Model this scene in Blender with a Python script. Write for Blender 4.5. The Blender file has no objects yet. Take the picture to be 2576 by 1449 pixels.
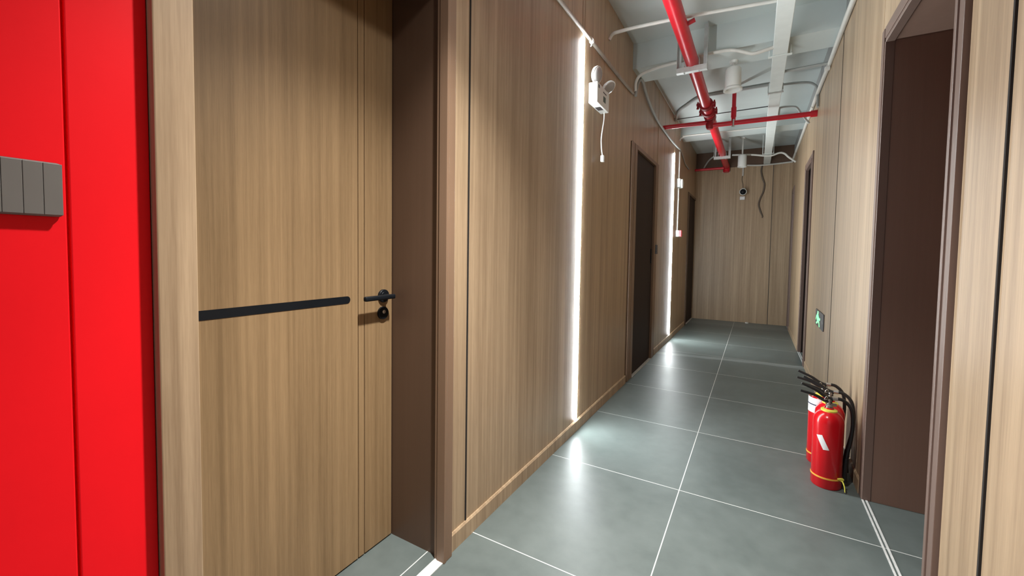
import bpy, bmesh, math, random
from mathutils import Vector, Matrix

random.seed(7)
PI = math.pi
sc = bpy.context.scene
COL = sc.collection

# ------------------------------------------------------------------ camera
FPX, YAW, PIT, ROL, CAMH = 1041.7732, 0.5195, 0.0436, 0.0153, 1.2009
PPX, PPY, IW = 16.42, -44.6, 2576.0
cy, sy = math.cos(YAW), math.sin(YAW)
cp, sp = math.cos(PIT), math.sin(PIT)
fw = Vector((-sy * cp, cy * cp, -sp))
rt = Vector((cy, sy, 0))
up = rt.cross(fw)
cr, sr = math.cos(ROL), math.sin(ROL)
rt, up = rt * cr + up * sr, up * cr - rt * sr
cam = bpy.data.cameras.new('camera')
cam.sensor_width = 36.0
cam.lens = FPX / IW * 36.0
cam.shift_x = -PPX / IW
cam.shift_y = PPY / IW
cam.clip_start = 0.02
camo = bpy.data.objects.new('camera', cam)
M = Matrix((rt, up, -fw)).transposed().to_4x4()
M.translation = Vector((0, 0, CAMH))
camo.matrix_world = M
COL.objects.link(camo)
sc.camera = camo

# ------------------------------------------------------------------ world, exposure
w = bpy.data.worlds.new('world')
sc.world = w
w.use_nodes = True
w.node_tree.nodes['Background'].inputs[0].default_value = (0.8, 0.9, 1.0, 1)
w.node_tree.nodes['Background'].inputs[1].default_value = 0.55
sc.view_settings.view_transform = 'Standard'
sc.view_settings.look = 'None'
sc.view_settings.gamma = 1.0
sc.view_settings.use_curve_mapping = False
sc.view_settings.exposure = 0.3
LAMP_POWER = 17.0          # the downlight that hangs over the first door
LAMP_BEAM = 190.0          # its narrower downward beam
LED_STRENGTH = 185.0
LAMP_COL = (1.0, 0.975, 0.92)
LED_COL = (0.93, 0.99, 1.0)
sc.cycles.use_denoising = True
sc.cycles.max_bounces = 10
sc.cycles.diffuse_bounces = 6
sc.cycles.sample_clamp_indirect = 6.0


# ------------------------------------------------------------------ materials
def new_mat(name):
    m = bpy.data.materials.new(name)
    m.use_nodes = True
    nt = m.node_tree
    return m, nt, nt.nodes['Principled BSDF']


def plain(name, col, rough=0.5, metal=0.0, var=0.06, scale=12.0, bump=0.0, spec=0.5):
    """colour with a faint procedural mottle"""
    m, nt, b = new_mat(name)
    tc = nt.nodes.new('ShaderNodeTexCoord')
    nz = nt.nodes.new('ShaderNodeTexNoise')
    nz.inputs['Scale'].default_value = scale
    nz.inputs['Detail'].default_value = 5
    nt.links.new(tc.outputs['Object'], nz.inputs['Vector'])
    rp = nt.nodes.new('ShaderNodeValToRGB')
    rp.color_ramp.elements[0].position = 0.3
    rp.color_ramp.elements[1].position = 0.7
    rp.color_ramp.elements[0].color = tuple(c * (1 - var) for c in col) + (1,)
    rp.color_ramp.elements[1].color = tuple(min(1, c * (1 + var)) for c in col) + (1,)
    nt.links.new(nz.outputs['Fac'], rp.inputs['Fac'])
    nt.links.new(rp.outputs['Color'], b.inputs['Base Color'])
    b.inputs['Roughness'].default_value = rough
    b.inputs['Metallic'].default_value = metal
    b.inputs['Specular IOR Level'].default_value = spec
    if bump:
        bp = nt.nodes.new('ShaderNodeBump')
        bp.inputs['Strength'].default_value = bump
        bp.inputs['Distance'].default_value = 0.004
        nz2 = nt.nodes.new('ShaderNodeTexNoise')
        nz2.inputs['Scale'].default_value = scale * 8
        nt.links.new(tc.outputs['Object'], nz2.inputs['Vector'])
        nt.links.new(nz2.outputs['Fac'], bp.inputs['Height'])
        nt.links.new(bp.outputs['Normal'], b.inputs['Normal'])
    return m


def wood(name, dark, light, rough=0.42, fine=55.0, contrast=1.0, spec=0.4):
    """veneer with a straight vertical grain"""
    m, nt, b = new_mat(name)
    N, L = nt.nodes.new, nt.links.new
    tc = N('ShaderNodeTexCoord')

    def grain(sx, sz, scale, detail):
        mp = N('ShaderNodeMapping')
        mp.inputs['Scale'].default_value = (sx, sx, sz)
        L(tc.outputs['Object'], mp.inputs['Vector'])
        n = N('ShaderNodeTexNoise')
        n.inputs['Scale'].default_value = scale
        n.inputs['Detail'].default_value = detail
        n.inputs['Roughness'].default_value = 0.65
        L(mp.outputs['Vector'], n.inputs['Vector'])
        return n.outputs['Fac']
    g1 = grain(1, 0.012, fine, 4)
    g2 = grain(1, 0.03, fine * 0.2, 3)
    g3 = grain(1, 0.05, fine * 4.0, 2)
    mx = N('ShaderNodeMath'); mx.operation = 'MULTIPLY'; mx.inputs[1].default_value = 0.42
    L(g1, mx.inputs[0])
    m2 = N('ShaderNodeMath'); m2.operation = 'MULTIPLY_ADD'; m2.inputs[1].default_value = 0.43
    L(g2, m2.inputs[0]); L(mx.outputs[0], m2.inputs[2])
    m3 = N('ShaderNodeMath'); m3.operation = 'MULTIPLY_ADD'; m3.inputs[1].default_value = 0.15
    L(g3, m3.inputs[0]); L(m2.outputs[0], m3.inputs[2])
    rp = N('ShaderNodeValToRGB')
    rp.color_ramp.elements[0].position = 0.5 - 0.16 / contrast
    rp.color_ramp.elements[1].position = 0.5 + 0.16 / contrast
    rp.color_ramp.elements[0].color = dark + (1,)
    rp.color_ramp.elements[1].color = light + (1,)
    L(m3.outputs[0], rp.inputs['Fac'])
    L(rp.outputs['Color'], b.inputs['Base Color'])
    b.inputs['Roughness'].default_value = rough
    b.inputs['Specular IOR Level'].default_value = spec
    return m


def emit(name, col, strength):
    m, nt, b = new_mat(name)
    b.inputs['Base Color'].default_value = (0.8, 0.8, 0.8, 1)
    b.inputs['Emission Color'].default_value = col + (1,)
    b.inputs['Emission Strength'].default_value = strength
    return m


def tile_floor():
    m, nt, b = new_mat('grey_stone_tile')
    N, L = nt.nodes.new, nt.links.new
    tc = N('ShaderNodeTexCoord')
    sep = N('ShaderNodeSeparateXYZ')
    L(tc.outputs['Object'], sep.inputs[0])

    def math_(op, a, c=None, bb=None):
        n = N('ShaderNodeMath'); n.operation = op
        for i, v in enumerate((a, c, bb)):
            if v is None:
                continue
            if isinstance(v, (int, float)):
                n.inputs[i].default_value = v
            else:
                L(v, n.inputs[i])
        return n.outputs[0]

    def joint(coord, off, half):
        t = math_('DIVIDE', math_('SUBTRACT', coord, off), 0.8)
        f = math_('FRACT', math_('ADD', t, 0.5))
        d = math_('ABSOLUTE', math_('SUBTRACT', f, 0.5))
        return math_('LESS_THAN', d, half / 0.8), math_('FLOOR', t)
    jx, ix = joint(sep.outputs['X'], -0.298, 0.0021)
    jy, iy = joint(sep.outputs['Y'], 2.207, 0.0021)
    j = math_('MAXIMUM', jx, jy)
    # cloudy stone figure
    n1 = N('ShaderNodeTexNoise'); n1.inputs['Scale'].default_value = 2.2; n1.inputs['Detail'].default_value = 7
    n1.inputs['Roughness'].default_value = 0.6; n1.inputs['Distortion'].default_value = 0.5
    n2 = N('ShaderNodeTexNoise'); n2.inputs['Scale'].default_value = 14; n2.inputs['Detail'].default_value = 6
    L(tc.outputs['Object'], n1.inputs['Vector']); L(tc.outputs['Object'], n2.inputs['Vector'])
    f = math_('ADD', math_('MULTIPLY', n1.outputs['Fac'], 0.65), math_('MULTIPLY', n2.outputs['Fac'], 0.35))
    rp = N('ShaderNodeValToRGB')
    rp.color_ramp.elements[0].position = 0.35; rp.color_ramp.elements[1].position = 0.66
    rp.color_ramp.elements[0].color = (0.094, 0.114, 0.110, 1)
    rp.color_ramp.elements[1].color = (0.135, 0.160, 0.155, 1)
    L(f, rp.inputs['Fac'])
    # light streak across the floor and lit far end, painted into the tile colour
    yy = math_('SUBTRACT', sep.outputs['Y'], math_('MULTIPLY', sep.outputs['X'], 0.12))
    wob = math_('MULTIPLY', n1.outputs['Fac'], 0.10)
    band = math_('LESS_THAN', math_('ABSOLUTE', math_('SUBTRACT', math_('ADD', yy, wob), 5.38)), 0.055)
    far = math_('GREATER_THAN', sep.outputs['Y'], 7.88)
    lit_tint = math_('ADD', math_('MULTIPLY', band, 0.30), math_('MULTIPLY', far, 0.22))
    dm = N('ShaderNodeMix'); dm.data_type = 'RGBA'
    L(lit_tint, dm.inputs['Factor']); L(rp.outputs['Color'], dm.inputs[6]); dm.inputs[7].default_value = (0.40, 0.44, 0.44, 1)
    mix = N('ShaderNodeMix'); mix.data_type = 'RGBA'
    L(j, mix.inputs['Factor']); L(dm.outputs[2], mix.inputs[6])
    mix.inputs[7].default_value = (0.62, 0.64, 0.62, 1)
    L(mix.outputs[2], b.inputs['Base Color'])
    rr = N('ShaderNodeMapRange')
    rr.inputs['From Min'].default_value = 0.3; rr.inputs['From Max'].default_value = 0.7
    rr.inputs['To Min'].default_value = 0.36; rr.inputs['To Max'].default_value = 0.46
    L(f, rr.inputs['Value']); L(rr.outputs['Result'], b.inputs['Roughness'])
    b.inputs['Specular IOR Level'].default_value = 0.27
    bp = N('ShaderNodeBump'); bp.inputs['Strength'].default_value = 0.04; bp.inputs['Distance'].default_value = 0.003
    L(n2.outputs['Fac'], bp.inputs['Height']); L(bp.outputs['Normal'], b.inputs['Normal'])
    return m


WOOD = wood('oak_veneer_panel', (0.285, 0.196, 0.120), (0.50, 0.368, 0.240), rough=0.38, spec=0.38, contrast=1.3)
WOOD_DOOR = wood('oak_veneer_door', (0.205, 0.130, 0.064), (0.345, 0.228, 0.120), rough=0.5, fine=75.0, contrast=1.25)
WOOD_CASING = wood('walnut_casing', (0.20, 0.125, 0.080), (0.26, 0.165, 0.108), rough=0.4, contrast=0.6)
WOOD_JAMB = wood('dark_jamb_laminate', (0.105, 0.062, 0.040), (0.135, 0.080, 0.053), rough=0.42, contrast=0.6)
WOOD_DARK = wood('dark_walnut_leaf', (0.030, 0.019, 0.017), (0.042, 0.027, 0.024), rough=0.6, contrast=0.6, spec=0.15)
WOOD_CASING_R = wood('mauve_brown_casing', (0.165, 0.112, 0.092), (0.205, 0.140, 0.116), rough=0.4, contrast=0.6)
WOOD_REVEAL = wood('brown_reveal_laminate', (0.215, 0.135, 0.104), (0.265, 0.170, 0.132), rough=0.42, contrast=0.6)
JOINT = plain('brown_joint_strip', (0.10, 0.082, 0.066), 0.8)
GROOVE = plain('groove_shadow', (0.02, 0.016, 0.014), 0.9)
RED_WALL = plain('red_wall_panel', (0.93, 0.008, 0.016), 0.5, var=0.05, scale=3, bump=0.05, spec=0.15)
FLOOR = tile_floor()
CEIL = plain('grey_ceiling_paint', (0.56, 0.62, 0.615), 0.85, var=0.05, scale=1.8, bump=0.15)
GREY_WALL = plain('grey_wall_paint', (0.33, 0.34, 0.34), 0.85)
WHITE = plain('white_plastic', (0.72, 0.73, 0.71), 0.4, var=0.02)
DUSTY_PVC = plain('dusty_conduit', (0.33, 0.29, 0.25), 0.6, var=0.1)
WHITE_PVC = plain('white_pvc_conduit', (0.62, 0.61, 0.57), 0.5, var=0.05)
GREY_PVC = plain('grey_painted_conduit', (0.40, 0.42, 0.41), 0.6, var=0.05)
TRAY = plain('pale_grey_trunking', (0.74, 0.79, 0.78), 0.55, var=0.03)
GALV = plain('galvanised_steel', (0.55, 0.56, 0.55), 0.45, metal=0.35, var=0.1, scale=30)
RED_PIPE = plain('red_pipe_enamel', (0.58, 0.012, 0.026), 0.34, var=0.06)
RED_FIT = plain('dark_red_fitting', (0.30, 0.008, 0.014), 0.5, var=0.1)
RED_EXT = plain('red_extinguisher_paint', (0.60, 0.006, 0.012), 0.22, var=0.03)
BLACK = plain('black_rubber', (0.012, 0.012, 0.013), 0.5, var=0.1)
BLACK_METAL = plain('black_metal', (0.007, 0.009, 0.012), 0.42, var=0.1, spec=0.2)
STEEL = plain('brushed_steel', (0.62, 0.62, 0.60), 0.3, metal=0.9)
VALVE = plain('tarnished_chrome', (0.36, 0.34, 0.31), 0.3, metal=0.8, var=0.15, scale=60)
BRASS = plain('brass', (0.60, 0.46, 0.22), 0.35, metal=0.8)
YELLOW = plain('yellow_plastic', (0.75, 0.70, 0.10), 0.5)
ORANGE = plain('orange_band', (0.80, 0.42, 0.06), 0.5)
LABEL = plain('white_paper_label', (0.78, 0.78, 0.80), 0.7, var=0.02)
NAVY = plain('navy_print', (0.02, 0.025, 0.07), 0.7)
SWITCH_GREY = plain('grey_switch_plastic', (0.165, 0.158, 0.150), 0.5, var=0.03)
GROUT = plain('pale_threshold_grout', (0.60, 0.61, 0.60), 0.7, var=0.15, scale=30)
DGREY = plain('dark_grey_plastic', (0.06, 0.058, 0.062), 0.4)
CABLE = plain('brown_cable', (0.13, 0.10, 0.076), 0.7)
LENS = plain('clear_lamp_lens', (0.34, 0.33, 0.325), 0.15, var=0.1)
LCD = plain('green_display', (0.03, 0.075, 0.045), 0.3)
LED = emit('light_strip_diffuser', LED_COL, LED_STRENGTH)
BULB = emit('lit_bulb', (1.0, 0.96, 0.88), 12.0)
GREEN = emit('green_sign_light', (0.0, 1.0, 0.16), 0.95)
REDLIT = plain('red_plastic', (0.85, 0.10, 0.12), 0.4)
SCRAP = plain('white_scrap', (0.75, 0.74, 0.68), 0.8)


# ------------------------------------------------------------------ mesh helpers
class MB:
    def __init__(self):
        self.bm = bmesh.new()

    def box(self, x0, x1, y0, y1, z0, z1, bev=0.0, seg=2):
        bm = self.bm
        x0, x1 = min(x0, x1), max(x0, x1); y0, y1 = min(y0, y1), max(y0, y1); z0, z1 = min(z0, z1), max(z0, z1)
        vs = [bm.verts.new((x, y, z)) for x in (x0, x1) for y in (y0, y1) for z in (z0, z1)]
        q = [(0, 1, 3, 2), (4, 6, 7, 5), (0, 4, 5, 1), (2, 3, 7, 6), (0, 2, 6, 4), (1, 5, 7, 3)]
        fs = [bm.faces.new([vs[i] for i in f]) for f in q]
        if bev:
            es = list({e for f in fs for e in f.edges})
            bmesh.ops.bevel(bm, geom=es, offset=bev, segments=seg, affect='EDGES', profile=0.5)
        return self

    def prism(self, pts, axis, a, b):
        """closed outline (2-D) pushed along an axis from a to b"""
        bm = self.bm

        def P(p, t):
            if axis == 'x':
                return (t, p[0], p[1])
            if axis == 'y':
                return (p[0], t, p[1])
            return (p[0], p[1], t)
        A = [bm.verts.new(P(p, a)) for p in pts]
        B = [bm.verts.new(P(p, b)) for p in pts]
        n = len(pts)
        bm.faces.new(A); bm.faces.new(B[::-1])
        for i in range(n):
            bm.faces.new((A[i], B[i], B[(i + 1) % n], A[(i + 1) % n]))
        return self

    def lathe(self, prof, c, axis=(0, 0, 1), seg=32):
        """profile of (radius, height) spun about an axis through c"""
        bm = self.bm
        ax = Vector(axis).normalized()
        u = ax.orthogonal().normalized(); v = ax.cross(u)
        c = Vector(c)
        rings = []
        for r, h in prof:
            if r < 1e-6:
                rings.append([bm.verts.new(c + ax * h)])
            else:
                rings.append([bm.verts.new(c + ax * h + (u * math.cos(2 * PI * k / seg) + v * math.sin(2 * PI * k / seg)) * r)
                              for k in range(seg)])
        for A, B in zip(rings, rings[1:]):
            for k in range(seg):
                k2 = (k + 1) % seg
                if len(A) == 1 and len(B) == 1:
                    continue
                if len(A) == 1:
                    bm.faces.new((A[0], B[k], B[k2]))
                elif len(B) == 1:
                    bm.faces.new((A[k], B[0], A[k2]))
                else:
                    bm.faces.new((A[k], B[k], B[k2], A[k2]))
        return self

    def cyl(self, p0, p1, r, seg=20):
        p0, p1 = Vector(p0), Vector(p1)
        h = (p1 - p0).length
        return self.lathe([(0, 0), (r, 0), (r, h), (0, h)], p0, p1 - p0, seg)

    def tube(self, pts, r, seg=10, smooth=6):
        pts = [Vector(p) for p in pts]
        if smooth > 1 and len(pts) > 2:
            out = []
            for i in range(len(pts) - 1):
                p0 = pts[max(i - 1, 0)]; p1 = pts[i]; p2 = pts[i + 1]; p3 = pts[min(i + 2, len(pts) - 1)]
                for k in range(smooth):
                    t = k / smooth
                    out.append(0.5 * ((2 * p1) + (p2 - p0) * t + (2 * p0 - 5 * p1 + 4 * p2 - p3) * t * t
                                      + (3 * p1 - p0 - 3 * p2 + p3) * t ** 3))
            out.append(pts[-1]); pts = out
        bm = self.bm
        rings = []
        u = None
        for i, p in enumerate(pts):
            d = (pts[min(i + 1, len(pts) - 1)] - pts[max(i - 1, 0)]).normalized()
            u = d.orthogonal().normalized() if u is None else (u - d * u.dot(d)).normalized()
            v = d.cross(u)
            rr = r(i / (len(pts) - 1)) if callable(r) else r
            rings.append([bm.verts.new(p + (u * math.cos(2 * PI * k / seg) + v * math.sin(2 * PI * k / seg)) * rr) for k in range(seg)])
        for A, B in zip(rings, rings[1:]):
            for k in range(seg):
                bm.faces.new((A[k], B[k], B[(k + 1) % seg], A[(k + 1) % seg]))
        bm.faces.new(rings[0][::-1]); bm.faces.new(rings[-1])
        return self

    def patch(self, c, r, th0, th1, zf0, zf1, n=14, thick=0.0008):
        """thin curved label on a cylinder; zf0/zf1 give the lower and upper edge as functions of 0..1"""
        bm = self.bm
        rows = []
        for rr in (r, r + thick):
            lo, hi = [], []
            for k in range(n + 1):
                t = k / n
                a = th0 + (th1 - th0) * t
                lo.append(bm.verts.new((c[0] + rr * math.cos(a), c[1] + rr * math.sin(a), c[2] + zf0(t))))
                hi.append(bm.verts.new((c[0] + rr * math.cos(a), c[1] + rr * math.sin(a), c[2] + zf1(t))))
            rows.append((lo, hi))
        (l0, h0), (l1, h1) = rows
        for k in range(n):
            bm.faces.new((l1[k], l1[k + 1], h1[k + 1], h1[k]))
            bm.faces.new((l0[k], h0[k], h0[k + 1], l0[k + 1]))
            bm.faces.new((l0[k], l0[k + 1], l1[k + 1], l1[k]))
            bm.faces.new((h0[k], h1[k], h1[k + 1], h0[k + 1]))
        bm.faces.new((l0[0], l1[0], h1[0], h0[0])); bm.faces.new((l0[n], h0[n], h1[n], l1[n]))
        return self

    def sticker(self, c, r, corners, n=8, thick=0.0008):
        """four (angle, height) corners laid on a cylinder: top left, top right, bottom right, bottom left"""
        bm = self.bm
        g = []
        for rr in (r, r + thick):
            rows = []
            for j in range(n + 1):
                s = j / n
                A, B = [tuple(p[i] + (q[i] - p[i]) * s for i in range(2)) for p, q in ((corners[0], corners[3]), (corners[1], corners[2]))]
                row = []
                for k in range(n + 1):
                    t = k / n
                    a = math.radians(A[0] + (B[0] - A[0]) * t); z = A[1] + (B[1] - A[1]) * t
                    row.append(bm.verts.new((c[0] + rr * math.cos(a), c[1] + rr * math.sin(a), c[2] + z)))
                rows.append(row)
            g.append(rows)
        lo, hi = g
        for j in range(n):
            for k in range(n):
                bm.faces.new((hi[j][k], hi[j + 1][k], hi[j + 1][k + 1], hi[j][k + 1]))
                bm.faces.new((lo[j][k], lo[j][k + 1], lo[j + 1][k + 1], lo[j + 1][k]))
        for k in range(n):
            bm.faces.new((lo[0][k], hi[0][k], hi[0][k + 1], lo[0][k + 1])); bm.faces.new((lo[n][k], lo[n][k + 1], hi[n][k + 1], hi[n][k]))
            bm.faces.new((lo[k][0], lo[k + 1][0], hi[k + 1][0], hi[k][0])); bm.faces.new((lo[k][n], hi[k][n], hi[k + 1][n], lo[k + 1][n]))
        return self

    def build(self, name, mat, parent=None, origin=None, smooth=None):
        bm = self.bm
        bmesh.ops.recalc_face_normals(bm, faces=bm.faces)
        wo = Vector((0, 0, 0))
        p = parent
        while p is not None:
            wo += p.location; p = p.parent
        org = Vector(origin) if origin is not None else wo
        bmesh.ops.translate(bm, verts=bm.verts, vec=-org)
        me = bpy.data.meshes.new(name)
        bm.to_mesh(me); bm.free()
        me.materials.append(mat)
        if smooth:
            for poly in me.polygons:
                poly.use_smooth = True
            try:
                me.set_sharp_from_angle(angle=math.radians(smooth))
            except Exception:
                pass
        o = bpy.data.objects.new(name, me)
        o.location = org - wo
        COL.objects.link(o)
        if parent is not None:
            o.parent = parent
        return o


def tag(o, label, cat, group=None, kind=None):
    o['label'] = label
    o['category'] = cat
    if group:
        o['group'] = group
    if kind:
        o['kind'] = kind
    return o


def thing(name, label, cat, loc, group=None, kind=None):
    o = bpy.data.objects.new(name, None)
    o.empty_display_size = 0.1
    o.location = loc
    COL.objects.link(o)
    return tag(o, label, cat, group, kind)


# ------------------------------------------------------------------ dimensions (metres; X right, Y along the corridor, Z up)
XL, XR, YE, YB = -1.02, 0.50, 8.45, -2.2
ZS = 3.09                    # underside of the slab
DEEP = 0.28                  # depth of the door reveals
G = 0.0035

# ------------------------------------------------------------------ shell
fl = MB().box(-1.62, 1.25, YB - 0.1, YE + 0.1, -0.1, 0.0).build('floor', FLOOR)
tag(fl, 'dark grey stone tile floor with pale joints along the corridor', 'floor', kind='structure')

c = MB()
c.box(-1.62, 1.25, YB - 0.1, YE + 0.1, ZS, ZS + 0.15)
c.box(-1.62, 1.25, 3.82, 4.15, 2.87, ZS)
c.box(-1.62, 1.25, 6.55, 6.85, 2.93, ZS)
tag(c.build('ceiling', CEIL), 'grey painted concrete ceiling with two shallow beams above the pipes', 'ceiling', kind='structure')

# left wall: panels with open joints in front of a dark backing
b = MB()
def lpanel(y0, y1, z0=0.0, z1=ZS, x=XL, bev=0.0015):
    b.box(x - 0.03, x, y0 + G, y1 - G, z0, z1, bev, 1)
lpanel(1.245, 1.365); lpanel(1.365, 2.570); lpanel(2.610, 3.80)
lpanel(2.570, 2.610, 2.605)                       # above the first light strip
lpanel(0.38, 1.245, 2.25)                         # above the first door
lpanel(3.80, 4.97, 2.235, x=XL - 0.006)           # above the second door
lpanel(5.0, 6.060, x=XL - 0.004); lpanel(6.100, 7.50, x=XL - 0.004)
lpanel(6.060, 6.100, 2.605, x=XL - 0.004)
lpanel(4.97, 5.0, 2.235, x=XL - 0.006)
lpanel(7.50, YE, 2.26, x=XL - 0.006)
tag(b.build('wall_left', WOOD), 'oak veneer wall panels left of the corridor with dark joints', 'wall', kind='structure')
b = MB()
for y0, y1, z0 in ((1.26, 3.82, 0), (5.04, 7.52, 0), (0.36, 1.26, 2.26), (3.82, 5.04, 2.25), (7.52, YE, 2.28)):
    b.box(XL - 0.6, XL - 0.034, y0, y1, z0, ZS)
tag(b.build('wall_left_backing', GROOVE), 'dark backing seen in the joints of the left oak panels', 'wall', kind='structure')

# red wall beside the camera
b = MB()
b.box(-1.3, XL, 0.236, 0.345, 0, ZS, 0.002, 2)
b.box(-1.3, XL, -0.36, 0.232, 0, ZS, 0.002, 2)
b.box(-1.3, XL, YB, -0.364, 0, ZS, 0.002, 2)
b.box(-1.32, XL - 0.012, YB, 0.34, 0, ZS)
tag(b.build('wall_red', RED_WALL), 'glossy bright red wall panels at the left edge beside the first door', 'wall', kind='structure')

# right wall
b = MB()
def rpanel(y0, y1, z0=0.0, z1=2.83, x=XR, bev=0.0015):
    b.box(x, x + 0.03, y0 + G, y1 - G, z0, z1, bev, 1)
rpanel(YB, -0.6); rpanel(-0.6, 0.3); rpanel(0.3, 1.409, 0); rpanel(1.414, 1.655)
rpanel(1.66, 2.655, 2.29); rpanel(2.655, 3.82); rpanel(3.82, 5.40)
rpanel(5.40, 6.30, 2.33); rpanel(6.30, 7.93); rpanel(7.93, YE, 2.33)
tag(b.build('wall_right', WOOD), 'oak veneer wall panels right of the corridor with dark joints', 'wall', kind='structure')
b = MB()
for y0, y1, z0 in ((YB, 1.66, 0), (1.66, 2.66, 2.3), (2.66, 5.41, 0), (5.41, 6.29, 2.34), (6.29, 7.94, 0), (7.94, YE, 2.34)):
    b.box(XR + 0.034, XR + 0.6, y0, y1, z0, 2.83)
tag(b.build('wall_right_backing', GROOVE), 'dark backing seen in the joints of the right oak panels', 'wall', kind='structure')
b = MB().box(XR + 0.004, XR + 0.6, YB, YE, 2.832, ZS)
tag(b.build('wall_right_upper', GREY_WALL), 'grey painted wall band above the right oak panels', 'wall', kind='structure')

# end wall; left open behind the camera so world light fills the corridor
b = MB()
b.box(-1.62, 0.213 - 0.002, YE, YE + 0.03, 0.0, 2.79, 0.0015, 1)
b.box(0.213 + 0.002, 1.25, YE, YE + 0.03, 0.0, 2.79, 0.0015, 1)
tag(b.build('wall_end', WOOD), 'oak veneer wall closing the far end of the corridor', 'wall', kind='structure')
tag(MB().box(-1.62, 1.25, YE + 0.001, YE + 0.03, 2.793, ZS).build('wall_end_upper', WOOD_JAMB), 'dark brown strip of end wall above the conduit', 'wall', kind='structure')
tag(MB().box(-1.62, 1.25, YE + 0.032, YE + 0.1, 0, ZS).build('wall_end_backing', GROOVE),
    'dark backing in the joint of the end wall', 'wall', kind='structure')

# dark joint strips between the oak panels
def joint(k, x0, x1, y, w_, z0, z1, label):
    tag(MB().box(x0, x1, y - w_ / 2, y + w_ / 2, z0, z1).build('trim_%d' % k, GROOVE if k < 3 else JOINT), label, 'joint strip', kind='structure')
joint(1, XL - 0.02, XL + 0.003, 1.365, 0.007, 0.074, ZS, 'thin dark joint strip between oak panels beside the first door')
joint(2, XR - 0.004, XR + 0.02, 1.4115, 0.008, 0.074, 2.82, 'dark joint strip in the near right oak wall')
joint(3, XR - 0.003, XR + 0.02, 3.82, 0.009, 0.074, 2.82, 'dark joint strip right of the exit sign')
tag(MB().box(0.208, 0.218, YE - 0.003, YE + 0.01, 0, 2.79).build('trim_4', JOINT), 'dark joint strip in the end wall', 'joint strip', kind='structure')

# skirting
def skirt(name, x0, x1, y0, y1, label):
    m = MB()
    s = 1 if x1 > x0 else -1
    m.prism([(x0, 0.0), (x1, 0.0), (x1, 0.066), (x1 - s * 0.005, 0.074), (x0, 0.074)], 'y', y0, y1)
    tag(m.build(name, WOOD), label, 'baseboard', kind='structure')
skirt('baseboard_left', XL - 0.002, XL + 0.010, 1.252, 3.80, 'brown skirting under the first light strip and emergency lamp')
skirt('baseboard_left_far', XL - 0.004, XL + 0.008, 5.04, 7.45, 'brown skirting under the far light strip')
skirt('baseboard_right', XR + 0.002, XR - 0.008, 2.655, 5.39, 'brown skirting behind the fire extinguishers')
skirt('baseboard_right_far', XR + 0.002, XR - 0.008, 6.31, 7.92, 'brown skirting right of the corridor beyond the second right doorway')
skirt('baseboard_right_near', XR + 0.002, XR - 0.008, YB, 1.655, 'brown skirting at the near right wall')


# ------------------------------------------------------------------ doorways
def casing_profile(m, x_out, x_in, y0, y1, z0, z1):
    m.box(x_out, x_in, y0, y1, z0, z1, 0.0025, 2)


# door_1: the large oak door in the left foreground
d1 = thing('door_1', 'oak door with black inlay strip and black lever beside the red wall', 'door', (XL, 0.81, 0), kind='structure')
YA, YZ, DT = 0.413, 1.205, 2.20
m = MB(); casing_profile(m, -0.998, XL - 0.04, 0.3460, YA, 0, DT + 0.065)
m.build('casing', WOOD, d1)['label'] = 'light oak door casing next to the red wall'
m = MB(); casing_profile(m, -0.998, XL - 0.03, YZ, 1.252, 0, DT + 0.065)
m.box(-0.9955, -1.034, YZ - 0.004, YZ + 0.010, 0, DT, 0.002, 2)
m.build('casing', WOOD_CASING, d1)['label'] = 'brown door casing with a stepped edge'
m = MB(); m.box(-0.998, XL - 0.03, YA + 0.001, YZ - 0.001, DT, DT + 0.065, 0.0025, 2)
m.build('casing', WOOD_CASING, d1)['label'] = 'brown casing over the door'
m = MB()
m.box(-1.36, XL - 0.031, 1.222, 1.258, 0, DT + 0.06)
m.box(-1.36, XL - 0.041, 0.352, 0.395, 0, DT + 0.06)
m.box(-1.36, XL - 0.031, 0.396, 1.221, DT + 0.012, DT + 0.05)
m.build('jamb', WOOD_JAMB, d1)
leaf = MB()
XF = XL - 0.277
for y0, y1 in ((0.396, 1.0505), (1.0535, 1.0795), (1.0825, 1.2185)):
    leaf.box(XF - 0.04, XF, y0, y1, 0.006, DT + 0.011, 0.001, 1)
leaf.box(XF - 0.045, XF - 0.006, 0.396, 1.2185, 0.008, DT + 0.008)
leaf = leaf.build('door_leaf', WOOD_DOOR, d1)
m = MB()
zs0, zs1, yr = 1.0025, 1.0295, 1.016
rr = (zs1 - zs0) / 2
pts = [(0.40, zs0)] + [(yr - rr + rr * math.cos(t), (zs0 + zs1) / 2 + rr * math.sin(t)) for t in [(-0.5 + k / 12) * PI for k in range(13)]] + [(0.40, zs1)]
m.prism(pts, 'x', XF - 0.004, XF + 0.0012)
m.build('inlay_strip', BLACK_METAL, leaf)['label'] = 'black strip across the door with a rounded end'
hd = MB()
hd.lathe([(0, 0.0), (0.026, 0.0), (0.026, 0.008), (0.024, 0.0105), (0.017, 0.011), (0.016, 0.012), (0, 0.012)], (XF, 1.171, 1.0175), (1, 0, 0), 40)
hd = hd.build('handle', BLACK_METAL, d1, smooth=35)
m = MB(); m.cyl((XF + 0.010, 1.171, 1.0175), (XF + 0.045, 1.171, 1.0175), 0.009, 24)
m.build('handle_neck', BLACK_METAL, hd, smooth=35)
m = MB(); m.box(XF + 0.037, XF + 0.055, 1.043, 1.189, 1.0085, 1.0265, 0.005, 3)
m.build('lever', BLACK_METAL, hd, smooth=35)
ks = MB().lathe([(0, 0), (0.0255, 0), (0.0255, 0.008), (0.0235, 0.0105), (0, 0.0105)], (XF, 1.168, 0.949), (1, 0, 0), 40)
ks = ks.build('keyhole_plate', BLACK_METAL, d1, smooth=35)
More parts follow.
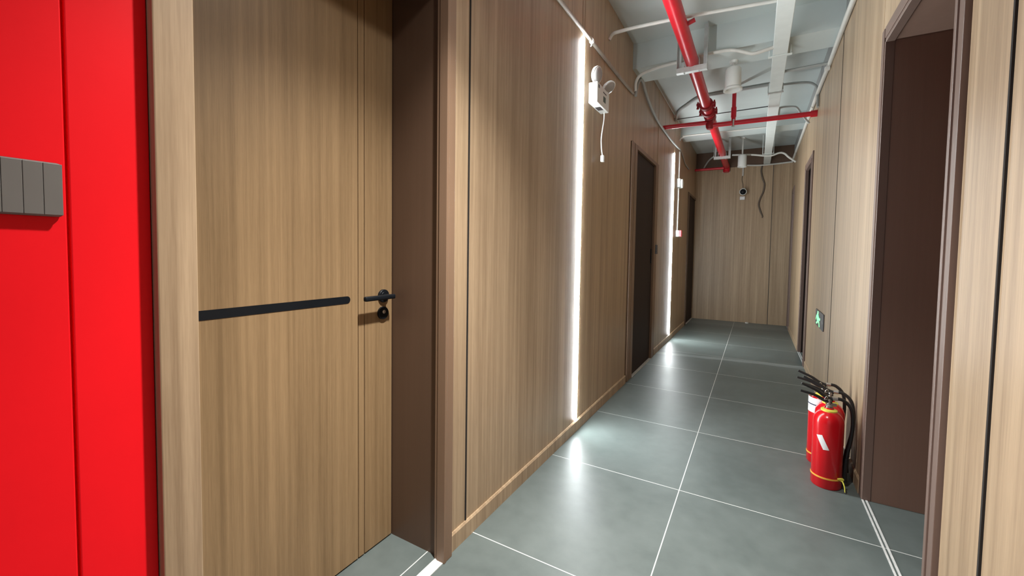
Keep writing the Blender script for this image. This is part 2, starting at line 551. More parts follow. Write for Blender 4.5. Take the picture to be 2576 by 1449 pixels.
MB().lathe([(0, 0.010), (0.0075, 0.010), (0.0075, 0.0115), (0.0055, 0.0125), (0, 0.0125)], (XF, 1.168, 0.954), (1, 0, 0), 20).build('lock_cylinder', STEEL, ks, smooth=35)
MB().box(-1.045, -1.002, YA, 1.222, 0, 0.003).build('threshold', GROUT, d1)

# door_2 and door_3: dark doors further along the left wall
d2 = thing('door_2', 'dark brown door between the two light strips on the left', 'door', (XL, 4.42, 0), kind='structure')
m = MB()
casing_profile(m, -1.010, XL - 0.05, 3.835, 3.915, 0, 2.235); m.box(-1.008, XL - 0.04, 3.925, 4.01, 0, 2.232, 0.002, 2)
m.build('casing', WOOD_CASING, d2)
m = MB(); casing_profile(m, -1.008, XL - 0.05, 4.86, 5.0, 0, 2.235)
m.build('casing', WOOD_CASING, d2)
m = MB(); m.box(-1.008, XL - 0.05, 4.011, 4.859, 2.195, 2.235, 0.002, 2)
m.build('casing', WOOD_CASING, d2)
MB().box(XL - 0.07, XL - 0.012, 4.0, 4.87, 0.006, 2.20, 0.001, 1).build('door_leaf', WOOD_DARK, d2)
h2 = MB().box(XL - 0.013, XL - 0.004, 4.80, 4.83, 1.10, 1.26, 0.001, 1).build('handle', BLACK_METAL, d2)
MB().box(XL - 0.011, XL + 0.016, 4.012, 4.858, 0, 0.005).build('threshold', GROUT, d2)
# small dark box by the right casing of door 2
lb = MB().box(XL - 0.006, XL + 0.028, 4.93, 4.985, 1.205, 1.31, 0.003, 2).build('lock_reader', DGREY)
tag(lb, 'small dark access box beside the second left door', 'access reader')

d3 = thing('door_3', 'dark brown door at the far end of the left wall', 'door', (XL, 8.0, 0), kind='structure')
m = MB(); casing_profile(m, -1.014, XL - 0.05, 7.50, 7.62, 0, 2.26)
m.build('casing', WOOD_JAMB, d3)
m = MB(); m.box(-1.014, XL - 0.05, 7.621, YE - 0.002, 2.22, 2.26, 0.002, 2)
m.build('casing', WOOD_JAMB, d3)
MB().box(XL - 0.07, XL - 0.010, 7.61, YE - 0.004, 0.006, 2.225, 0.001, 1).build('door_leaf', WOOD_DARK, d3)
MB().box(XL - 0.009, XL + 0.014, 7.62, YE - 0.004, 0, 0.005).build('threshold', GROUT, d3)


# doorways on the right, with deep dark reveals
def right_door(name, label, y0, y1, top, near_w, far_w, fin):
    d = thing(name, label, 'doorway', (XR, (y0 + y1) / 2, 0), kind='structure')
    m = MB()
    m.box(XR - 0.012, XR + 0.03, y0 - near_w, y0 - 0.022, 0, top + 0.065, 0.0025, 2)
    m.box(XR - 0.016, XR + 0.03, y0 - 0.020, y0, 0, top, 0.0025, 2)
    m.build('casing', WOOD_CASING_R, d)
    m = MB()
    m.box(XR - 0.006, XR + 0.03, y1 + 0.008, y1 + far_w, 0, top + 0.065, 0.0025, 2)
    m.box(XR - 0.003, XR + 0.032, y1 - 0.006, y1 + 0.006, 0, top, 0.0015, 1)
    m.build('casing', WOOD_CASING_R, d)
    m = MB(); m.box(XR - 0.006, XR + 0.03, y0 + 0.001, y1 - 0.007, top + 0.012, top + 0.065, 0.0025, 2)
    m.box(XR - 0.003, XR + 0.032, y0 + 0.001, y1 - 0.007, top - 0.006, top + 0.010, 0.0015, 1)
    m.build('casing', WOOD_CASING_R, d)
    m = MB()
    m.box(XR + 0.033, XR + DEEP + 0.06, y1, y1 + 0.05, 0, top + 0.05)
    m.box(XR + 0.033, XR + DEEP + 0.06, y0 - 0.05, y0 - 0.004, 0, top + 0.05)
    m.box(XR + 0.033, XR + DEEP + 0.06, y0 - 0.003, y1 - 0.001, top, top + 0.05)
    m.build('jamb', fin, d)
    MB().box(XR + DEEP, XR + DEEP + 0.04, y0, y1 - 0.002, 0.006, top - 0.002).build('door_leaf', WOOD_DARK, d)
    m = MB(); m.box(XR - 0.003, XR + 0.004, y0, y1 - 0.007, 0, 0.003); m.box(XR + 0.012, XR + 0.020, y0, y1 - 0.007, 0, 0.003)
    m.build('threshold', GROUT, d)
    return d


right_door('door_4', 'deep dark brown doorway on the right behind the fire extinguishers', 1.725, 2.60, 2.225, 0.06, 0.05, WOOD_REVEAL)
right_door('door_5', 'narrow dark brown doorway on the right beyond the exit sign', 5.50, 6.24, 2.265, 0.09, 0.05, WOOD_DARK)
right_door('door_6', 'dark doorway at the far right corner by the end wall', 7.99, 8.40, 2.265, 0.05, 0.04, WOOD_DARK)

# ------------------------------------------------------------------ light switch on the red wall
s = thing('light_switch', 'grey four-gang light switch on the red wall', 'light switch', (XL, 0.18, 1.2925))
MB().box(XL - 0.001, XL + 0.010, 0.136, 0.227, 1.248, 1.337, 0.006, 4).build('switch_plate', SWITCH_GREY, s, smooth=40)
for k in range(4):
    y0 = 0.1385 + k * 0.0219
    MB().box(XL + 0.0085, XL + 0.0125, y0, y0 + 0.0214, 1.2505, 1.3345, 0.0006, 2).build('rocker', SWITCH_GREY, s)

# ------------------------------------------------------------------ vertical light strips
def light_strip(y, x, label):
    t = thing('light_strip', label, 'light', (x, y, 0.075), group='vertical light strips on the left wall')
    n = 16
    pts = [(x + 0.001 + 0.0055 * math.sin(PI * k / n), y - 0.0135 * math.cos(PI * k / n)) for k in range(n + 1)]
    MB().prism(pts, 'z', 0.078, 2.598).build('diffuser', LED, t, smooth=40)
    mm = MB(); mm.box(x - 0.02, x + 0.0005, y - 0.0165, y - 0.0138, 0.076, 2.60); mm.box(x - 0.02, x + 0.0005, y + 0.0138, y + 0.0165, 0.076, 2.60)
    mm.box(x - 0.025, x - 0.001, y - 0.0138, y + 0.0138, 0.076, 2.60)
    mm.build('profile', TRAY, t)


light_strip(2.590, XL, 'lit white light strip beside the twin-headed emergency lamp')
light_strip(6.080, XL - 0.004, 'lit white light strip further along between the dark left doors')

# ------------------------------------------------------------------ emergency light
e = thing('emergency_light', 'white twin-headed emergency lamp with plug dangling on the left wall', 'emergency light', (XL, 2.83, 2.22))
body = MB().box(XL, XL + 0.062, 2.70, 2.955, 2.215, 2.352, 0.005, 3).build('housing', WHITE, e, smooth=40)
MB().box(XL + 0.062, XL + 0.0632, 2.825, 2.875, 2.255, 2.295, 0.0004, 1).build('display', LCD, body)
MB().box(XL + 0.062, XL + 0.063, 2.82, 2.89, 2.315, 2.323).build('printed_mark', DGREY, body)
MB().box(XL + 0.062, XL + 0.063, 2.72, 2.745, 2.318, 2.34).build('printed_mark', DGREY, body)
MB().box(XL + 0.012, XL + 0.050, 2.80, 2.87, 2.2138, 2.2152).build('vent_panel', DGREY, body)
def lamp_head(c, n):
    c = Vector(c); n = Vector(n).normalized()
    h = MB().lathe([(0, -0.026), (0.030, -0.024), (0.052, -0.008), (0.056, 0.006), (0.056, 0.012), (0.050, 0.013), (0, 0.010)], c, n, 36).build('lamp_head', WHITE, e, smooth=40)
    MB().lathe([(0.050, 0.0125), (0.046, 0.017), (0.025, 0.021), (0, 0.0225)], c, n, 36).build('lens', LENS, h, smooth=60)
    base = Vector((c.x - 0.01, c.y, 2.352))
    MB().cyl(base - Vector((0, 0, 0.002)), c - n * 0.012, 0.009, 12).build('stem', WHITE, h, smooth=40)
lamp_head((XL + 0.036, 2.748, 2.415), (0.86, -0.16, -0.2))
lamp_head((XL + 0.050, 2.960, 2.400), (0.68, -0.10, -0.72))
MB().tube([(XL + 0.035, 2.93, 2.216), (XL + 0.036, 2.928, 2.17), (XL + 0.034, 2.905, 2.09), (XL + 0.034, 2.885, 2.02), (XL + 0.034, 2.89, 1.96), (XL + 0.034, 2.918, 1.905)], 0.0042, 10).build('cable', WHITE, e, smooth=60)
pl = MB().box(XL + 0.022, XL + 0.046, 2.907, 2.935, 1.862, 1.908, 0.004, 2).build('plug', WHITE, e, smooth=40)
m = MB(); m.box(XL + 0.028, XL + 0.030, 2.934, 2.956, 1.890, 1.896); m.box(XL + 0.028, XL + 0.030, 2.934, 2.956, 1.872, 1.878)
m.build('pin', STEEL, pl)

# ------------------------------------------------------------------ ceiling downlights
def cylinder_lamp(loc, zb, top, label, lit=False, flare=0.0):
    x, y = loc
    t = thing('cylinder_lamp', label, 'ceiling lamp', (x, y, zb), group='white cylinder lamps under the ceiling')
    h = 0.19
    MB().lathe([(0.050, 0.012), (0.060, 0.0), (0.066 + flare, 0.0), (0.066 + flare, 0.014), (0.063, 0.028), (0.062, h - 0.012), (0.055, h), (0, h)], (x, y, zb), (0, 0, 1), 40).build('lamp_shade', WHITE, t, smooth=35)
    MB().lathe([(0, 0.03), (0.05, 0.03), (0.05, 0.012)], (x, y, zb), (0, 0, 1), 32).build('reflector', BULB if lit else WHITE, t, smooth=35)
    st = MB(); st.cyl((x, y, zb + h - 0.002), (x, y, top + 0.001), 0.012, 16); st.lathe([(0, top - zb - 0.02), (0.03, top - zb - 0.02), (0.035, top - zb + 0.001), (0, top - zb + 0.001)], (x, y, zb), (0, 0, 1), 24)
    st.build('stem', WHITE, t, smooth=35)
    return t


cylinder_lamp((-0.223, 4.06), 2.62, 2.87, 'white cylinder lamp nearest, hanging right of the red pipe', flare=0.008)
cylinder_lamp((-0.243, 7.60), 2.62, ZS, 'white cylinder lamp far down the corridor above the camera')
near = cylinder_lamp((-0.43, 0.92), 2.515, ZS, 'lit white cylinder lamp hanging over the first oak door', lit=True)
for power, cone, blend in ((LAMP_POWER, 165, 0.9), (LAMP_BEAM, 108, 1.0), (LAMP_BEAM, 74, 1.0)):      # spill and beam of the same bulb
    ld = bpy.data.lights.new('lamp_light', 'SPOT')
    ld.energy = power
    ld.color = LAMP_COL
    ld.spot_size = math.radians(cone)
    ld.spot_blend = blend
    ld.shadow_soft_size = 0.035
    lo = bpy.data.objects.new('lamp_light', ld)
    lo.parent = near
    lo.location = (0, 0, -0.02)
    COL.objects.link(lo)

# ------------------------------------------------------------------ red sprinkler pipe
PX, PZ, PR = -0.515, 2.80, 0.050
sp_ = thing('sprinkler_pipe', 'long red fire sprinkler pipe with cross branches under the ceiling', 'pipe', (PX, 5.35, PZ))
m = MB(); m.cyl((PX, YB + 0.02, PZ), (PX, YE - 0.09, PZ), PR, 32)
m.build('main_pipe', RED_PIPE, sp_, smooth=40)
for yc in (4.86, 5.10):
    m = MB()
    m.lathe([(PR, -0.034), (PR + 0.016, -0.034), (PR + 0.020, -0.015), (PR + 0.012, 0), (PR + 0.020, 0.015), (PR + 0.016, 0.034), (PR, 0.034)], (PX, yc, PZ), (0, 1, 0), 28)
    for sx in (-1, 1):
        m.box(PX + sx * (PR + 0.012), PX + sx * (PR + 0.042), yc - 0.028, yc + 0.028, PZ - 0.014, PZ + 0.014, 0.004, 2)
        m.cyl((PX + sx * (PR + 0.030), yc, PZ - 0.036), (PX + sx * (PR + 0.030), yc, PZ + 0.034), 0.008, 10)
        m.cyl((PX + sx * (PR + 0.030), yc, PZ - 0.040), (PX + sx * (PR + 0.030), yc, PZ - 0.022), 0.014, 6)
    m.build('pipe_coupling', RED_FIT, sp_, smooth=35)
m = MB()
m.lathe([(PR, -0.06), (PR + 0.012, -0.055), (PR + 0.012, 0.055), (PR, 0.06)], (PX, 5.30, PZ), (0, 1, 0), 28)
m.cyl((PX, 5.30, PZ - 0.03), (PX, 5.30, PZ - 0.11), 0.040, 24)
m.lathe([(0, -0.148), (0.030, -0.145), (0.042, -0.12), (0.044, -0.09), (0.04, -0.07)], (PX, 5.30, PZ), (0, 0, 1), 24)
m.build('branch_tee', RED_FIT, sp_, smooth=35)
ZBR = PZ - 0.105
m = MB(); m.cyl((PX - 0.02, 5.30, ZBR + 0.038), (XL - 0.02, 5.27, ZBR + 0.038), 0.025, 20)
m.build('branch_pipe', RED_PIPE, sp_, smooth=40)
m = MB(); m.cyl((PX + 0.02, 5.30, ZBR), (XR + 0.02, 5.30, ZBR - 0.01), 0.026, 20); m.cyl((XR - 0.055, 5.30, ZBR - 0.01), (XR + 0.012, 5.30, ZBR - 0.01), 0.034, 20)
m.build('branch_pipe', RED_PIPE, sp_, smooth=40)
m = MB(); m.cyl((-0.272, 5.30, ZBR), (-0.272, 5.30, 3.06), 0.021, 18); m.cyl((-0.272, 5.30, ZBR + 0.06), (-0.272, 5.30, ZBR + 0.17), 0.027, 18)
m.build('riser', RED_PIPE, sp_, smooth=40)
sh = MB(); sh.cyl((-0.272, 5.275, ZBR - 0.045), (-0.272, 5.275, ZBR + 0.03), 0.010, 12); sh.lathe([(0, 0), (0.018, 0.0), (0.018, 0.004), (0, 0.004)], (-0.272, 5.275, ZBR - 0.047), (0, 0, 1), 16)
sh.build('sprinkler_head', STEEL, sp_, smooth=35)
m = MB(); m.tube([(PX, YE - 0.12, PZ), (PX, YE - 0.075, PZ - 0.01), (PX, YE - 0.055, PZ - 0.05), (PX, YE - 0.055, PZ - 0.10)], 0.055, 24, 6)
m.build('elbow', RED_PIPE, sp_, smooth=50)
m = MB(); m.cyl((PX - 0.03, 8.22, PZ - 0.055), (XL + 0.0, 8.22, PZ - 0.055), 0.022, 18)
m.build('branch_pipe', RED_PIPE, sp_, smooth=40)
MB().cyl((PX + 0.045, 3.13, PZ + 0.004), (PX + 0.095, 3.13, PZ + 0.02), 0.015, 14).build('plug_fitting', RED_FIT, sp_, smooth=40)
tag(MB().box(PX - 0.06, PX + 0.06, YE - 0.012, YE + 0.002, PZ - 0.10, PZ - 0.068, 0.002, 1).build('wall_patch', LABEL), 'small white patch under the end of the red pipe', 'patch')

# U-shaped steel hangers carrying the pipe
def hanger(y, label, zb=2.715):
    t = thing('pipe_hanger', label, 'bracket', (PX, y, zb), group='steel hangers of the red pipe')
    m = MB()
    x0, x1 = PX - 0.118, PX + 0.118
    m.box(x0, x1, y - 0.024, y - 0.020, zb, zb + 0.040); m.box(x0, x1, y - 0.022, y + 0.022, zb + 0.0, zb + 0.004)
    m.build('cross_bar', GALV, t)
    for x, s in ((x0, 1), (x1, -1)):
        a = MB(); a.box(x, x + s * 0.004, y - 0.02, y + 0.02, zb + 0.004, ZS); a.box(x, x + s * 0.032, y + 0.016, y + 0.02, zb + 0.004, ZS)
        a.build('arm', GALV, t)
    u = MB().tube([(PX - PR - 0.006, y, zb - 0.008), (PX - PR - 0.006, y, PZ), (PX - 0.04, y, PZ + 0.041), (PX, y, PZ + PR + 0.006), (PX + 0.04, y, PZ + 0.041), (PX + PR + 0.006, y, PZ), (PX + PR + 0.006, y, zb - 0.008)], 0.0045, 8, 4)
    u.build('u_bolt', GALV, t, smooth=50)


hanger(3.74, 'galvanised U-shaped hanger carrying the red pipe near the emergency lamp')
hanger(7.30, 'galvanised U-shaped hanger carrying the red pipe near the end wall')

# ------------------------------------------------------------------ cable trunking
t = thing('cable_trunking', 'pale grey flat cable trunking running the length of the ceiling', 'cable trunking', (0.11, 3.0, 2.80))
MB().box(0.060, 0.162, YB, YE - 0.002, 2.80, 2.85, 0.003, 2).build('duct', TRAY, t)
for yb in (3.95, 7.6):
    m = MB(); m.box(0.030, 0.192, yb - 0.015, yb + 0.015, 2.794, 2.7985); m.cyl((0.038, yb, 2.795), (0.038, yb, 2.90 if yb < 4 else ZS), 0.005, 8); m.cyl((0.184, yb, 2.795), (0.184, yb, 2.90 if yb < 4 else ZS), 0.005, 8)
    m.build('bracket', TRAY, t)
m = MB(); m.box(0.045, 0.177, 4.80, 4.82, 2.792, 2.7985); m.box(0.045, 0.052, 4.78, 4.84, 2.79, 2.86, 0.001, 1); m.box(0.166, 0.174, 4.75, 4.85, 2.80, 2.86)
m.build('bracket', GALV, t)

# ------------------------------------------------------------------ conduits
def conduit(pts, r, mat, label, smooth=6, name='conduit', cat='conduit'):
    return tag(MB().tube(pts, r, 10, smooth).build(name, mat, smooth=60), label, cat)


ZC = 2.62
conduit([(XL + 0.012, 1.30, ZC - 0.005), (XL + 0.012, 2.6, ZC + 0.005), (XL + 0.012, 3.30, ZC + 0.01), (XL + 0.012, 3.79, ZC + 0.025)], 0.0125, DUSTY_PVC,
        'white conduit running along the left oak panels above the emergency lamp')
cl = MB(); cl.lathe([(0.0125, -0.012), (0.017, -0.012), (0.017, 0.012), (0.0125, 0.012)], (XL + 0.012, 2.70, ZC + 0.006), (0, 1, 0), 14)
cl.tube([(XL + 0.006, 2.70, ZC + 0.034), (XL + 0.014, 2.70, ZC - 0.02), (XL + 0.006, 2.70, ZC - 0.03)], 0.004, 8, 3)
tag(cl.build('conduit_clip', WHITE), 'small white clip holding the conduit above the first light strip', 'clip')
conduit([(XL + 0.004, 3.10, 2.81), (XL + 0.03, 3.10, 2.846), (-0.94, 3.105, 2.856), (-0.76, 3.125, 2.865), (-0.475, 3.172, 2.876), (-0.178, 3.212, 2.874), (0.085, 3.240, 2.868)], 0.0125, WHITE_PVC,
        'white conduit crossing the ceiling above the red pipe, nearest the viewer')
conduit([(-0.992, 3.80, 2.665), (-0.985, 3.79, 2.74), (-0.945, 3.79, 2.795), (-0.85, 3.795, 2.825), (-0.715, 3.80, 2.84), (-0.61, 3.80, 2.845), (-0.52, 3.80, 2.868), (-0.345, 3.80, 2.862), (-0.26, 3.80, 2.860), (-0.2, 3.80, 2.846), (-0.115, 3.795, 2.806), (-0.06, 3.795, 2.79), (0.062, 3.80, 2.81)], 0.0135, WHITE_PVC,
        'wavy white conduit across the face of the first ceiling beam')
conduit([(XL + 0.011, 3.885, 2.652), (XL + 0.012, 3.935, 2.76), (XL + 0.013, 4.04, 2.855), (XL + 0.013, 4.15, 2.865), (XL + 0.012, 4.27, 2.813), (XL + 0.012, 4.51, 2.745), (XL + 0.012, 4.78, 2.709), (XL + 0.012, 5.05, 2.692), (XL + 0.012, 5.7, 2.69), (XL + 0.012, 6.33, 2.715)], 0.0125, GREY_PVC,
        'grey conduit looping down the left wall over the second left door')
conduit([(XL + 0.009, 6.40, 2.735), (XL + 0.010, 6.62, 2.71), (XL + 0.009, 6.81, 2.675), (XL + 0.008, 7.0, 2.63), (XL + 0.008, 7.40, 2.618)], 0.009, GREY_PVC,
        'thin grey conduit sagging beyond the far light strip')
conduit([(XL + 0.004, 6.02, 3.03), (-0.925, 5.77, 3.073), (-0.81, 5.60, 3.073), (-0.72, 5.47, 3.073), (-0.65, 5.40, 3.073), (-0.54, 5.375, 3.073), (-0.23, 5.36, 3.073), (0.06, 5.35, 3.073)], 0.019, GREY_PVC,
        'thick grey conduit bending across the ceiling behind the red pipe')
tag(MB().cyl((XL, 6.17, 3.084), (0.085, 6.155, 3.084), 0.0055, 8).build('ceiling_wire', DGREY, smooth=60), 'thin dark wire straight across the ceiling behind the sprinkler branch', 'wire')
conduit([(XL + 0.002, 6.46, 2.86), (-1.0, 6.44, 2.888), (-0.95, 6.43, 2.906), (-0.89, 6.43, 2.912), (0.07, 6.44, 2.905)], 0.0115, WHITE_PVC,
        'white conduit crossing straight in front of the second ceiling beam')
conduit([(0.165, 5.2, 3.0), (0.32, 5.2, 2.992), (0.41, 5.2, 2.976), (0.458, 5.2, 2.945), (0.482, 5.2, 2.905), (0.487, 5.18, 2.845), (0.486, 5.16, 2.77), (0.486, 5.14, 2.70)], 0.012, GREY_PVC,
        'grey conduit arching from the trunking down to the right wall')
conduit([(0.172, 5.6, 2.74), (0.172, 5.6, 2.86), (0.195, 5.6, 2.884), (0.30, 5.6, 2.876), (0.344, 5.6, 2.852), (0.392, 5.6, 2.766), (0.46, 5.6, 2.67)], 0.011, GREY_PVC,
        'grey U-shaped conduit beside the trunking behind the red branch')
conduit([(0.165, 4.40, 2.835), (0.50, 4.40, 2.842)], 0.012, GREY_PVC, 'short straight grey conduit between trunking and right wall', 1)
conduit([(XR - 0.014, YB + 0.02, 2.838), (XR - 0.014, 2.6, 2.838), (XR - 0.016, 3.6, 2.842), (XR - 0.014, 4.38, 2.838), (XR - 0.016, 5.15, 2.85), (XR - 0.014, 6.2, 2.838), (XR - 0.014, YE - 0.02, 2.822)], 0.018, WHITE_PVC,
        'white conduit along the top edge of the right oak panels', 8)
tag(MB().box(XR - 0.045, XR - 0.006, 4.42, 4.46, 2.80, 2.824, 0.003, 2).build('cable_clip', WHITE), 'small white clip on the right wall conduit', 'clip')
conduit([(-0.394, 7.7, 2.849), (-0.1, 7.7, 2.822), (0.13, 7.7, 2.781), (0.26, 7.7, 2.815), (0.33, 7.7, 2.798), (0.39, 7.7, 2.735), (0.484, 7.7, 2.655)], 0.015, WHITE_PVC,
        'white conduit bending down to the right near the end wall')
conduit([(-0.19, YE - 0.015, 2.800), (0.06, YE - 0.015, 2.782), (0.49, YE - 0.015, 2.800)], 0.014, WHITE_PVC,
        'white conduit along the top of the end wall')
conduit([(-0.868, 8.21, 2.775), (-0.75, 7.75, 2.80), (-0.63, 7.322, 2.775)], 0.012, GREY_PVC, 'short slanting grey conduit left of the far hanger')

# ------------------------------------------------------------------ fire alarm devices on the left wall
xw = XL - 0.004
a = thing('alarm_sounder', 'white round alarm sounder high beyond the far light strip', 'alarm', (xw, 6.45, 2.235))
MB().box(xw, xw + 0.042, 6.37, 6.53, 2.175, 2.30, 0.006, 2).build('back_box', GREY_PVC, a)
MB().lathe([(0, 0.0), (0.062, 0.0), (0.068, 0.012), (0.06, 0.026), (0.03, 0.032), (0, 0.032)], (xw + 0.042, 6.45, 2.235), (1, 0, 0), 28).build('sounder', WHITE, a, smooth=40)
a = thing('call_point', 'red alarm call point on the wall below the white sounder', 'call point', (xw, 6.44, 1.51))
MB().box(xw, xw + 0.045, 6.39, 6.49, 1.462, 1.556, 0.005, 2).build('back_box', GREY_PVC, a)
MB().box(xw + 0.045, xw + 0.075, 6.392, 6.488, 1.464, 1.554, 0.006, 2).build('front_cover', REDLIT, a)
conduit([(xw + 0.010, 6.44, 1.556), (xw + 0.010, 6.45, 2.175)], 0.009, WHITE_PVC, 'thin white conduit rising from the red call point', 1)
conduit([(xw + 0.010, 6.45, 2.301), (xw + 0.010, 6.45, 2.70)], 0.009, WHITE_PVC, 'thin white conduit rising above the alarm sounder', 1)

# ------------------------------------------------------------------ end wall: camera, hanging cable
s = thing('security_camera', 'small white and black security camera on the end wall', 'security camera', (-0.235, YE, 2.33))
MB().lathe([(0, 0), (0.045, 0), (0.045, 0.02), (0.03, 0.03), (0.0, 0.03)], (-0.235, YE, 2.36), (0, -1, 0), 24).build('mount', WHITE, s, smooth=40)
MB().lathe([(0, 0.0), (0.035, 0.004), (0.054, 0.02), (0.058, 0.05), (0.058, 0.10), (0.054, 0.105), (0, 0.105)], (-0.235, YE - 0.025, 2.335), (0, -1, -0.12), 28).build('housing', WHITE, s, smooth=40)
MB().lathe([(0.048, 0.104), (0.048, 0.108), (0.030, 0.125), (0, 0.132)], (-0.235, YE - 0.025, 2.335), (0, -1, -0.12), 28).build('lens', BLACK_METAL, s, smooth=60)
MB().box(-0.285, -0.205, YE - 0.035, YE, 2.195, 2.255, 0.006, 2).build('junction_box', LABEL, s)
conduit([(-0.25, YE - 0.013, 2.79), (-0.25, YE - 0.013, 2.62)], 0.013, WHITE_PVC, 'short white conduit above the security camera', 1)
conduit([(-0.255, YE - 0.006, 2.62), (-0.262, YE - 0.006, 2.55), (-0.245, YE - 0.006, 2.47), (-0.243, YE - 0.006, 2.39)], 0.005, CABLE, 'thin dark cable feeding the security camera', name='camera_cable', cat='cable')
conduit([(0.05, YE - 0.012, 2.80), (0.030, YE - 0.012, 2.69), (0.058, YE - 0.012, 2.545), (0.086, YE - 0.012, 2.46), (0.078, YE - 0.012, 2.336), (0.029, YE - 0.012, 2.20), (0.012, YE - 0.012, 2.10), (0.038, YE - 0.012, 1.99), (0.074, YE - 0.012, 1.90), (0.070, YE - 0.012, 1.865)],
        lambda t: 0.013 if t < 0.8 else 0.013 - (t - 0.8) * 0.04, CABLE, 'brown loose cable hanging down the end wall', name='hanging_cable', cat='cable')

# ------------------------------------------------------------------ exit sign low on the right wall
s = thing('exit_sign', 'low dark exit sign with glowing green running figure on the right wall', 'exit sign', (XR, 4.36, 0.66))
MB().box(XR - 0.010, XR, 4.13, 4.60, 0.592, 0.732, 0.004, 2).build('sign_plate', DGREY, s)
xs = XR - 0.011
m = MB()
def quad(p):  # outline in (along, height), along measured from the far end towards the viewer
    m.prism([(4.60 - q[0] * 1.15, 0.598 + q[1] * 1.12) for q in p], 'x', xs, xs + 0.0022)
quad([(0.140 + 0.030 * math.cos(k * PI / 6), 0.101 + 0.014 * math.sin(k * PI / 6)) for k in range(12)])
quad([(0.090, 0.090), (0.175, 0.086), (0.195, 0.046), (0.105, 0.038)])
quad([(0.108, 0.086), (0.060, 0.074), (0.028, 0.040), (0.048, 0.034), (0.075, 0.058), (0.112, 0.064)])
quad([(0.160, 0.083), (0.225, 0.066), (0.262, 0.074), (0.268, 0.060), (0.226, 0.046), (0.172, 0.060)])
quad([(0.122, 0.044), (0.168, 0.044), (0.130, 0.018), (0.070, 0.006), (0.050, 0.016), (0.095, 0.026)])
quad([(0.150, 0.046), (0.186, 0.048), (0.232, 0.036), (0.256, 0.004), (0.226, 0.002), (0.206, 0.024), (0.150, 0.034)])
m.build('running_figure', GREEN, s)
m = MB()
m.prism([(4.225 - a_, 0.662 + b_) for a_, b_ in ((0, 0.012), (0.040, 0.012), (0.045, 0.028), (0.085, 0), (0.045, -0.028), (0.045, -0.012), (0, -0.012))], 'x', xs + 0.0005, xs + 0.0022)
m.build('arrow', SWITCH_GREY, s)

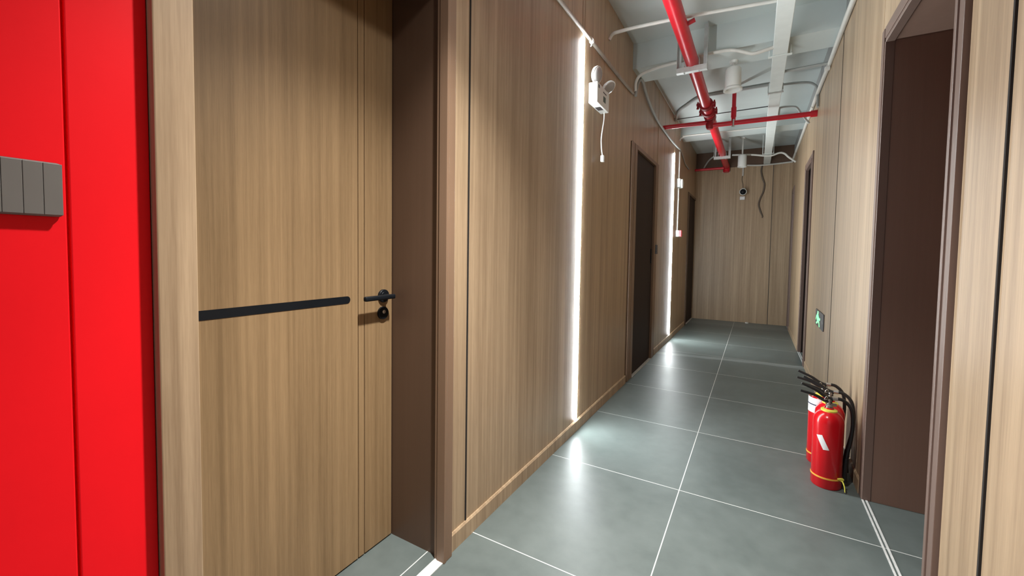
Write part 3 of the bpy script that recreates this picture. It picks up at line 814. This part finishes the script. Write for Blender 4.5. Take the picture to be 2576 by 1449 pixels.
# ------------------------------------------------------------------ fire extinguishers
def extinguisher(cx, cyy, label, turn, sticker=False, wrap=False):
    t = thing('fire_extinguisher', label, 'fire extinguisher', (cx, cyy, 0), group='fire extinguishers on the floor')
    R = 0.067
    cyl = MB().lathe([(0, 0.004), (0.055, 0.004), (0.0625, 0.0), (R, 0.006), (R, 0.338), (0.0655, 0.352), (0.060, 0.368), (0.049, 0.384), (0.034, 0.396), (0.022, 0.402), (0.020, 0.412), (0, 0.412)], (cx, cyy, 0), (0, 0, 1), 48).build('cylinder', RED_EXT, t, smooth=40)
    MB().lathe([(R - 0.001, 0.052), (R + 0.0015, 0.052), (R + 0.002, 0.056), (R + 0.0015, 0.060), (R - 0.001, 0.060)], (cx, cyy, 0), (0, 0, 1), 48).build('band', ORANGE, cyl, smooth=50)
    MB().lathe([(0.030, 0.3975), (0.036, 0.394), (0.036, 0.401), (0.024, 0.406), (0.0195, 0.406)], (cx, cyy, 0), (0, 0, 1), 32).build('neck_ring', YELLOW, t, smooth=50)
    d = Vector((math.cos(turn), math.sin(turn), 0))        # the way the levers point
    n = Vector((-d.y, d.x, 0))
    o = Vector((cx, cyy, 0))
    v = MB().lathe([(0, 0.41), (0.016, 0.41), (0.016, 0.422), (0.0105, 0.427), (0.0105, 0.455), (0.008, 0.462), (0, 0.462)], o, (0, 0, 1), 20)
    v.cyl(o + Vector((0, 0, 0.428)), o - d * 0.030 + Vector((0, 0, 0.428)), 0.009, 14)
    v = v.build('valve', VALVE, t, smooth=40)
    MB().lathe([(0, 0), (0.015, 0), (0.015, 0.012), (0.012, 0.013), (0, 0.013)], o + n * -0.014 + Vector((0, 0, 0.432)), -n, 20).build('gauge', BRASS, v, smooth=40)
    def lever(p):
        mm = MB()
        pts = [o + d * a_ + Vector((0, 0, z_)) for a_, z_ in p]
        mm.tube(pts, lambda tt: 0.0105 - 0.0045 * tt, 8, 5)
        return mm
    lever([(-0.014, 0.455), (0.02, 0.468), (0.06, 0.495), (0.125, 0.522)]).build('lever', BLACK, t, smooth=50)
    lever([(-0.010, 0.440), (0.025, 0.448), (0.065, 0.468), (0.128, 0.482)]).build('carry_handle', BLACK, t, smooth=50)
    MB().tube([o + d * 0.01 + n * 0.012 + Vector((0, 0, 0.462)), o + d * 0.018 + n * 0.022 + Vector((0, 0, 0.474)), o + d * 0.026 + n * 0.02 + Vector((0, 0, 0.456)), o + d * 0.014 + n * 0.010 + Vector((0, 0, 0.456))], 0.0018, 8, 6).build('safety_pin', STEEL, t, smooth=60)
    b_ = -d
    hp = [o + b_ * 0.024 + Vector((0, 0, 0.462)), o + b_ * 0.058 + Vector((0, 0, 0.458)), o + b_ * 0.092 + Vector((0, 0, 0.420)), o + b_ * 0.104 + n * -0.008 + Vector((0, 0, 0.34)),
          o + b_ * 0.100 + n * -0.018 + Vector((0, 0, 0.24)), o + b_ * 0.086 + n * -0.022 + Vector((0, 0, 0.15)), o + b_ * 0.080 + n * -0.020 + Vector((0, 0, 0.07))]
    h = MB().tube(hp, 0.0085, 10, 6).build('hose', BLACK, t, smooth=60)
    MB().tube(hp[-3:] and [hp[-2], hp[-1], hp[-1] + Vector((0, 0, -0.045))], lambda tt: 0.011 + 0.006 * tt, 12, 4).build('nozzle', BLACK, h, smooth=60)
    MB().cyl(o + b_ * 0.012 + Vector((0, 0, 0.462)), o + b_ * 0.034 + Vector((0, 0, 0.462)), 0.0105, 14).build('hose_nut', STEEL, v, smooth=40)
    if sticker:
        MB().sticker((cx, cyy, 0), R + 0.0004, ((219, 0.272), (242, 0.279), (270, 0.208), (248, 0.205))).build('sticker', LABEL, cyl)
        mm = MB(); g = math.radians(-80)
        p0 = Vector((cx + R * 0.72, cyy - R * 0.72, 0.058))
        mm.tube([p0, p0 + Vector((0.012, -0.014, 0.002)), p0 + Vector((0.020, -0.022, -0.02)), p0 + Vector((0.022, -0.026, -0.045))], lambda q: 0.004 - 0.002 * q, 8, 4)
        mm.tube([p0 + Vector((-0.006, -0.006, 0.006)), p0 + Vector((0.004, -0.010, 0.012)), p0 + Vector((0.016, -0.006, 0.010)), p0 + Vector((0.01, -0.004, -0.004))], 0.0045, 8, 4)
        mm.build('band_knot', YELLOW, t, smooth=60)
    if wrap:
        MB().patch((cx, cyy, 0), R + 0.0006, math.radians(130), math.radians(320), lambda q: 0.298, lambda q: 0.384, 24).build('paper_label', LABEL, cyl)
        MB().patch((cx, cyy, 0), R + 0.0016, math.radians(130), math.radians(320), lambda q: 0.342, lambda q: 0.348, 24).build('label_stripe', NAVY, cyl)
    return t


extinguisher(0.362, 2.675, 'red fire extinguisher with a tilted white sticker, nearest of the row', math.radians(184), sticker=True)
extinguisher(0.384, 2.815, 'red fire extinguisher squeezed in the middle of the row', math.radians(176))
extinguisher(0.368, 2.955, 'red fire extinguisher wrapped in a white paper label, farthest of the row', math.radians(182), wrap=True)

# a couple of crumbs at the foot of the end wall
tag(MB().prism([(-0.125, 8.36), (-0.10, 8.34), (-0.075, 8.36), (-0.08, 8.385), (-0.11, 8.39)], 'z', 0, 0.022).build('plaster_scrap', SCRAP), 'white plaster scrap on the floor at the end wall', 'scrap')
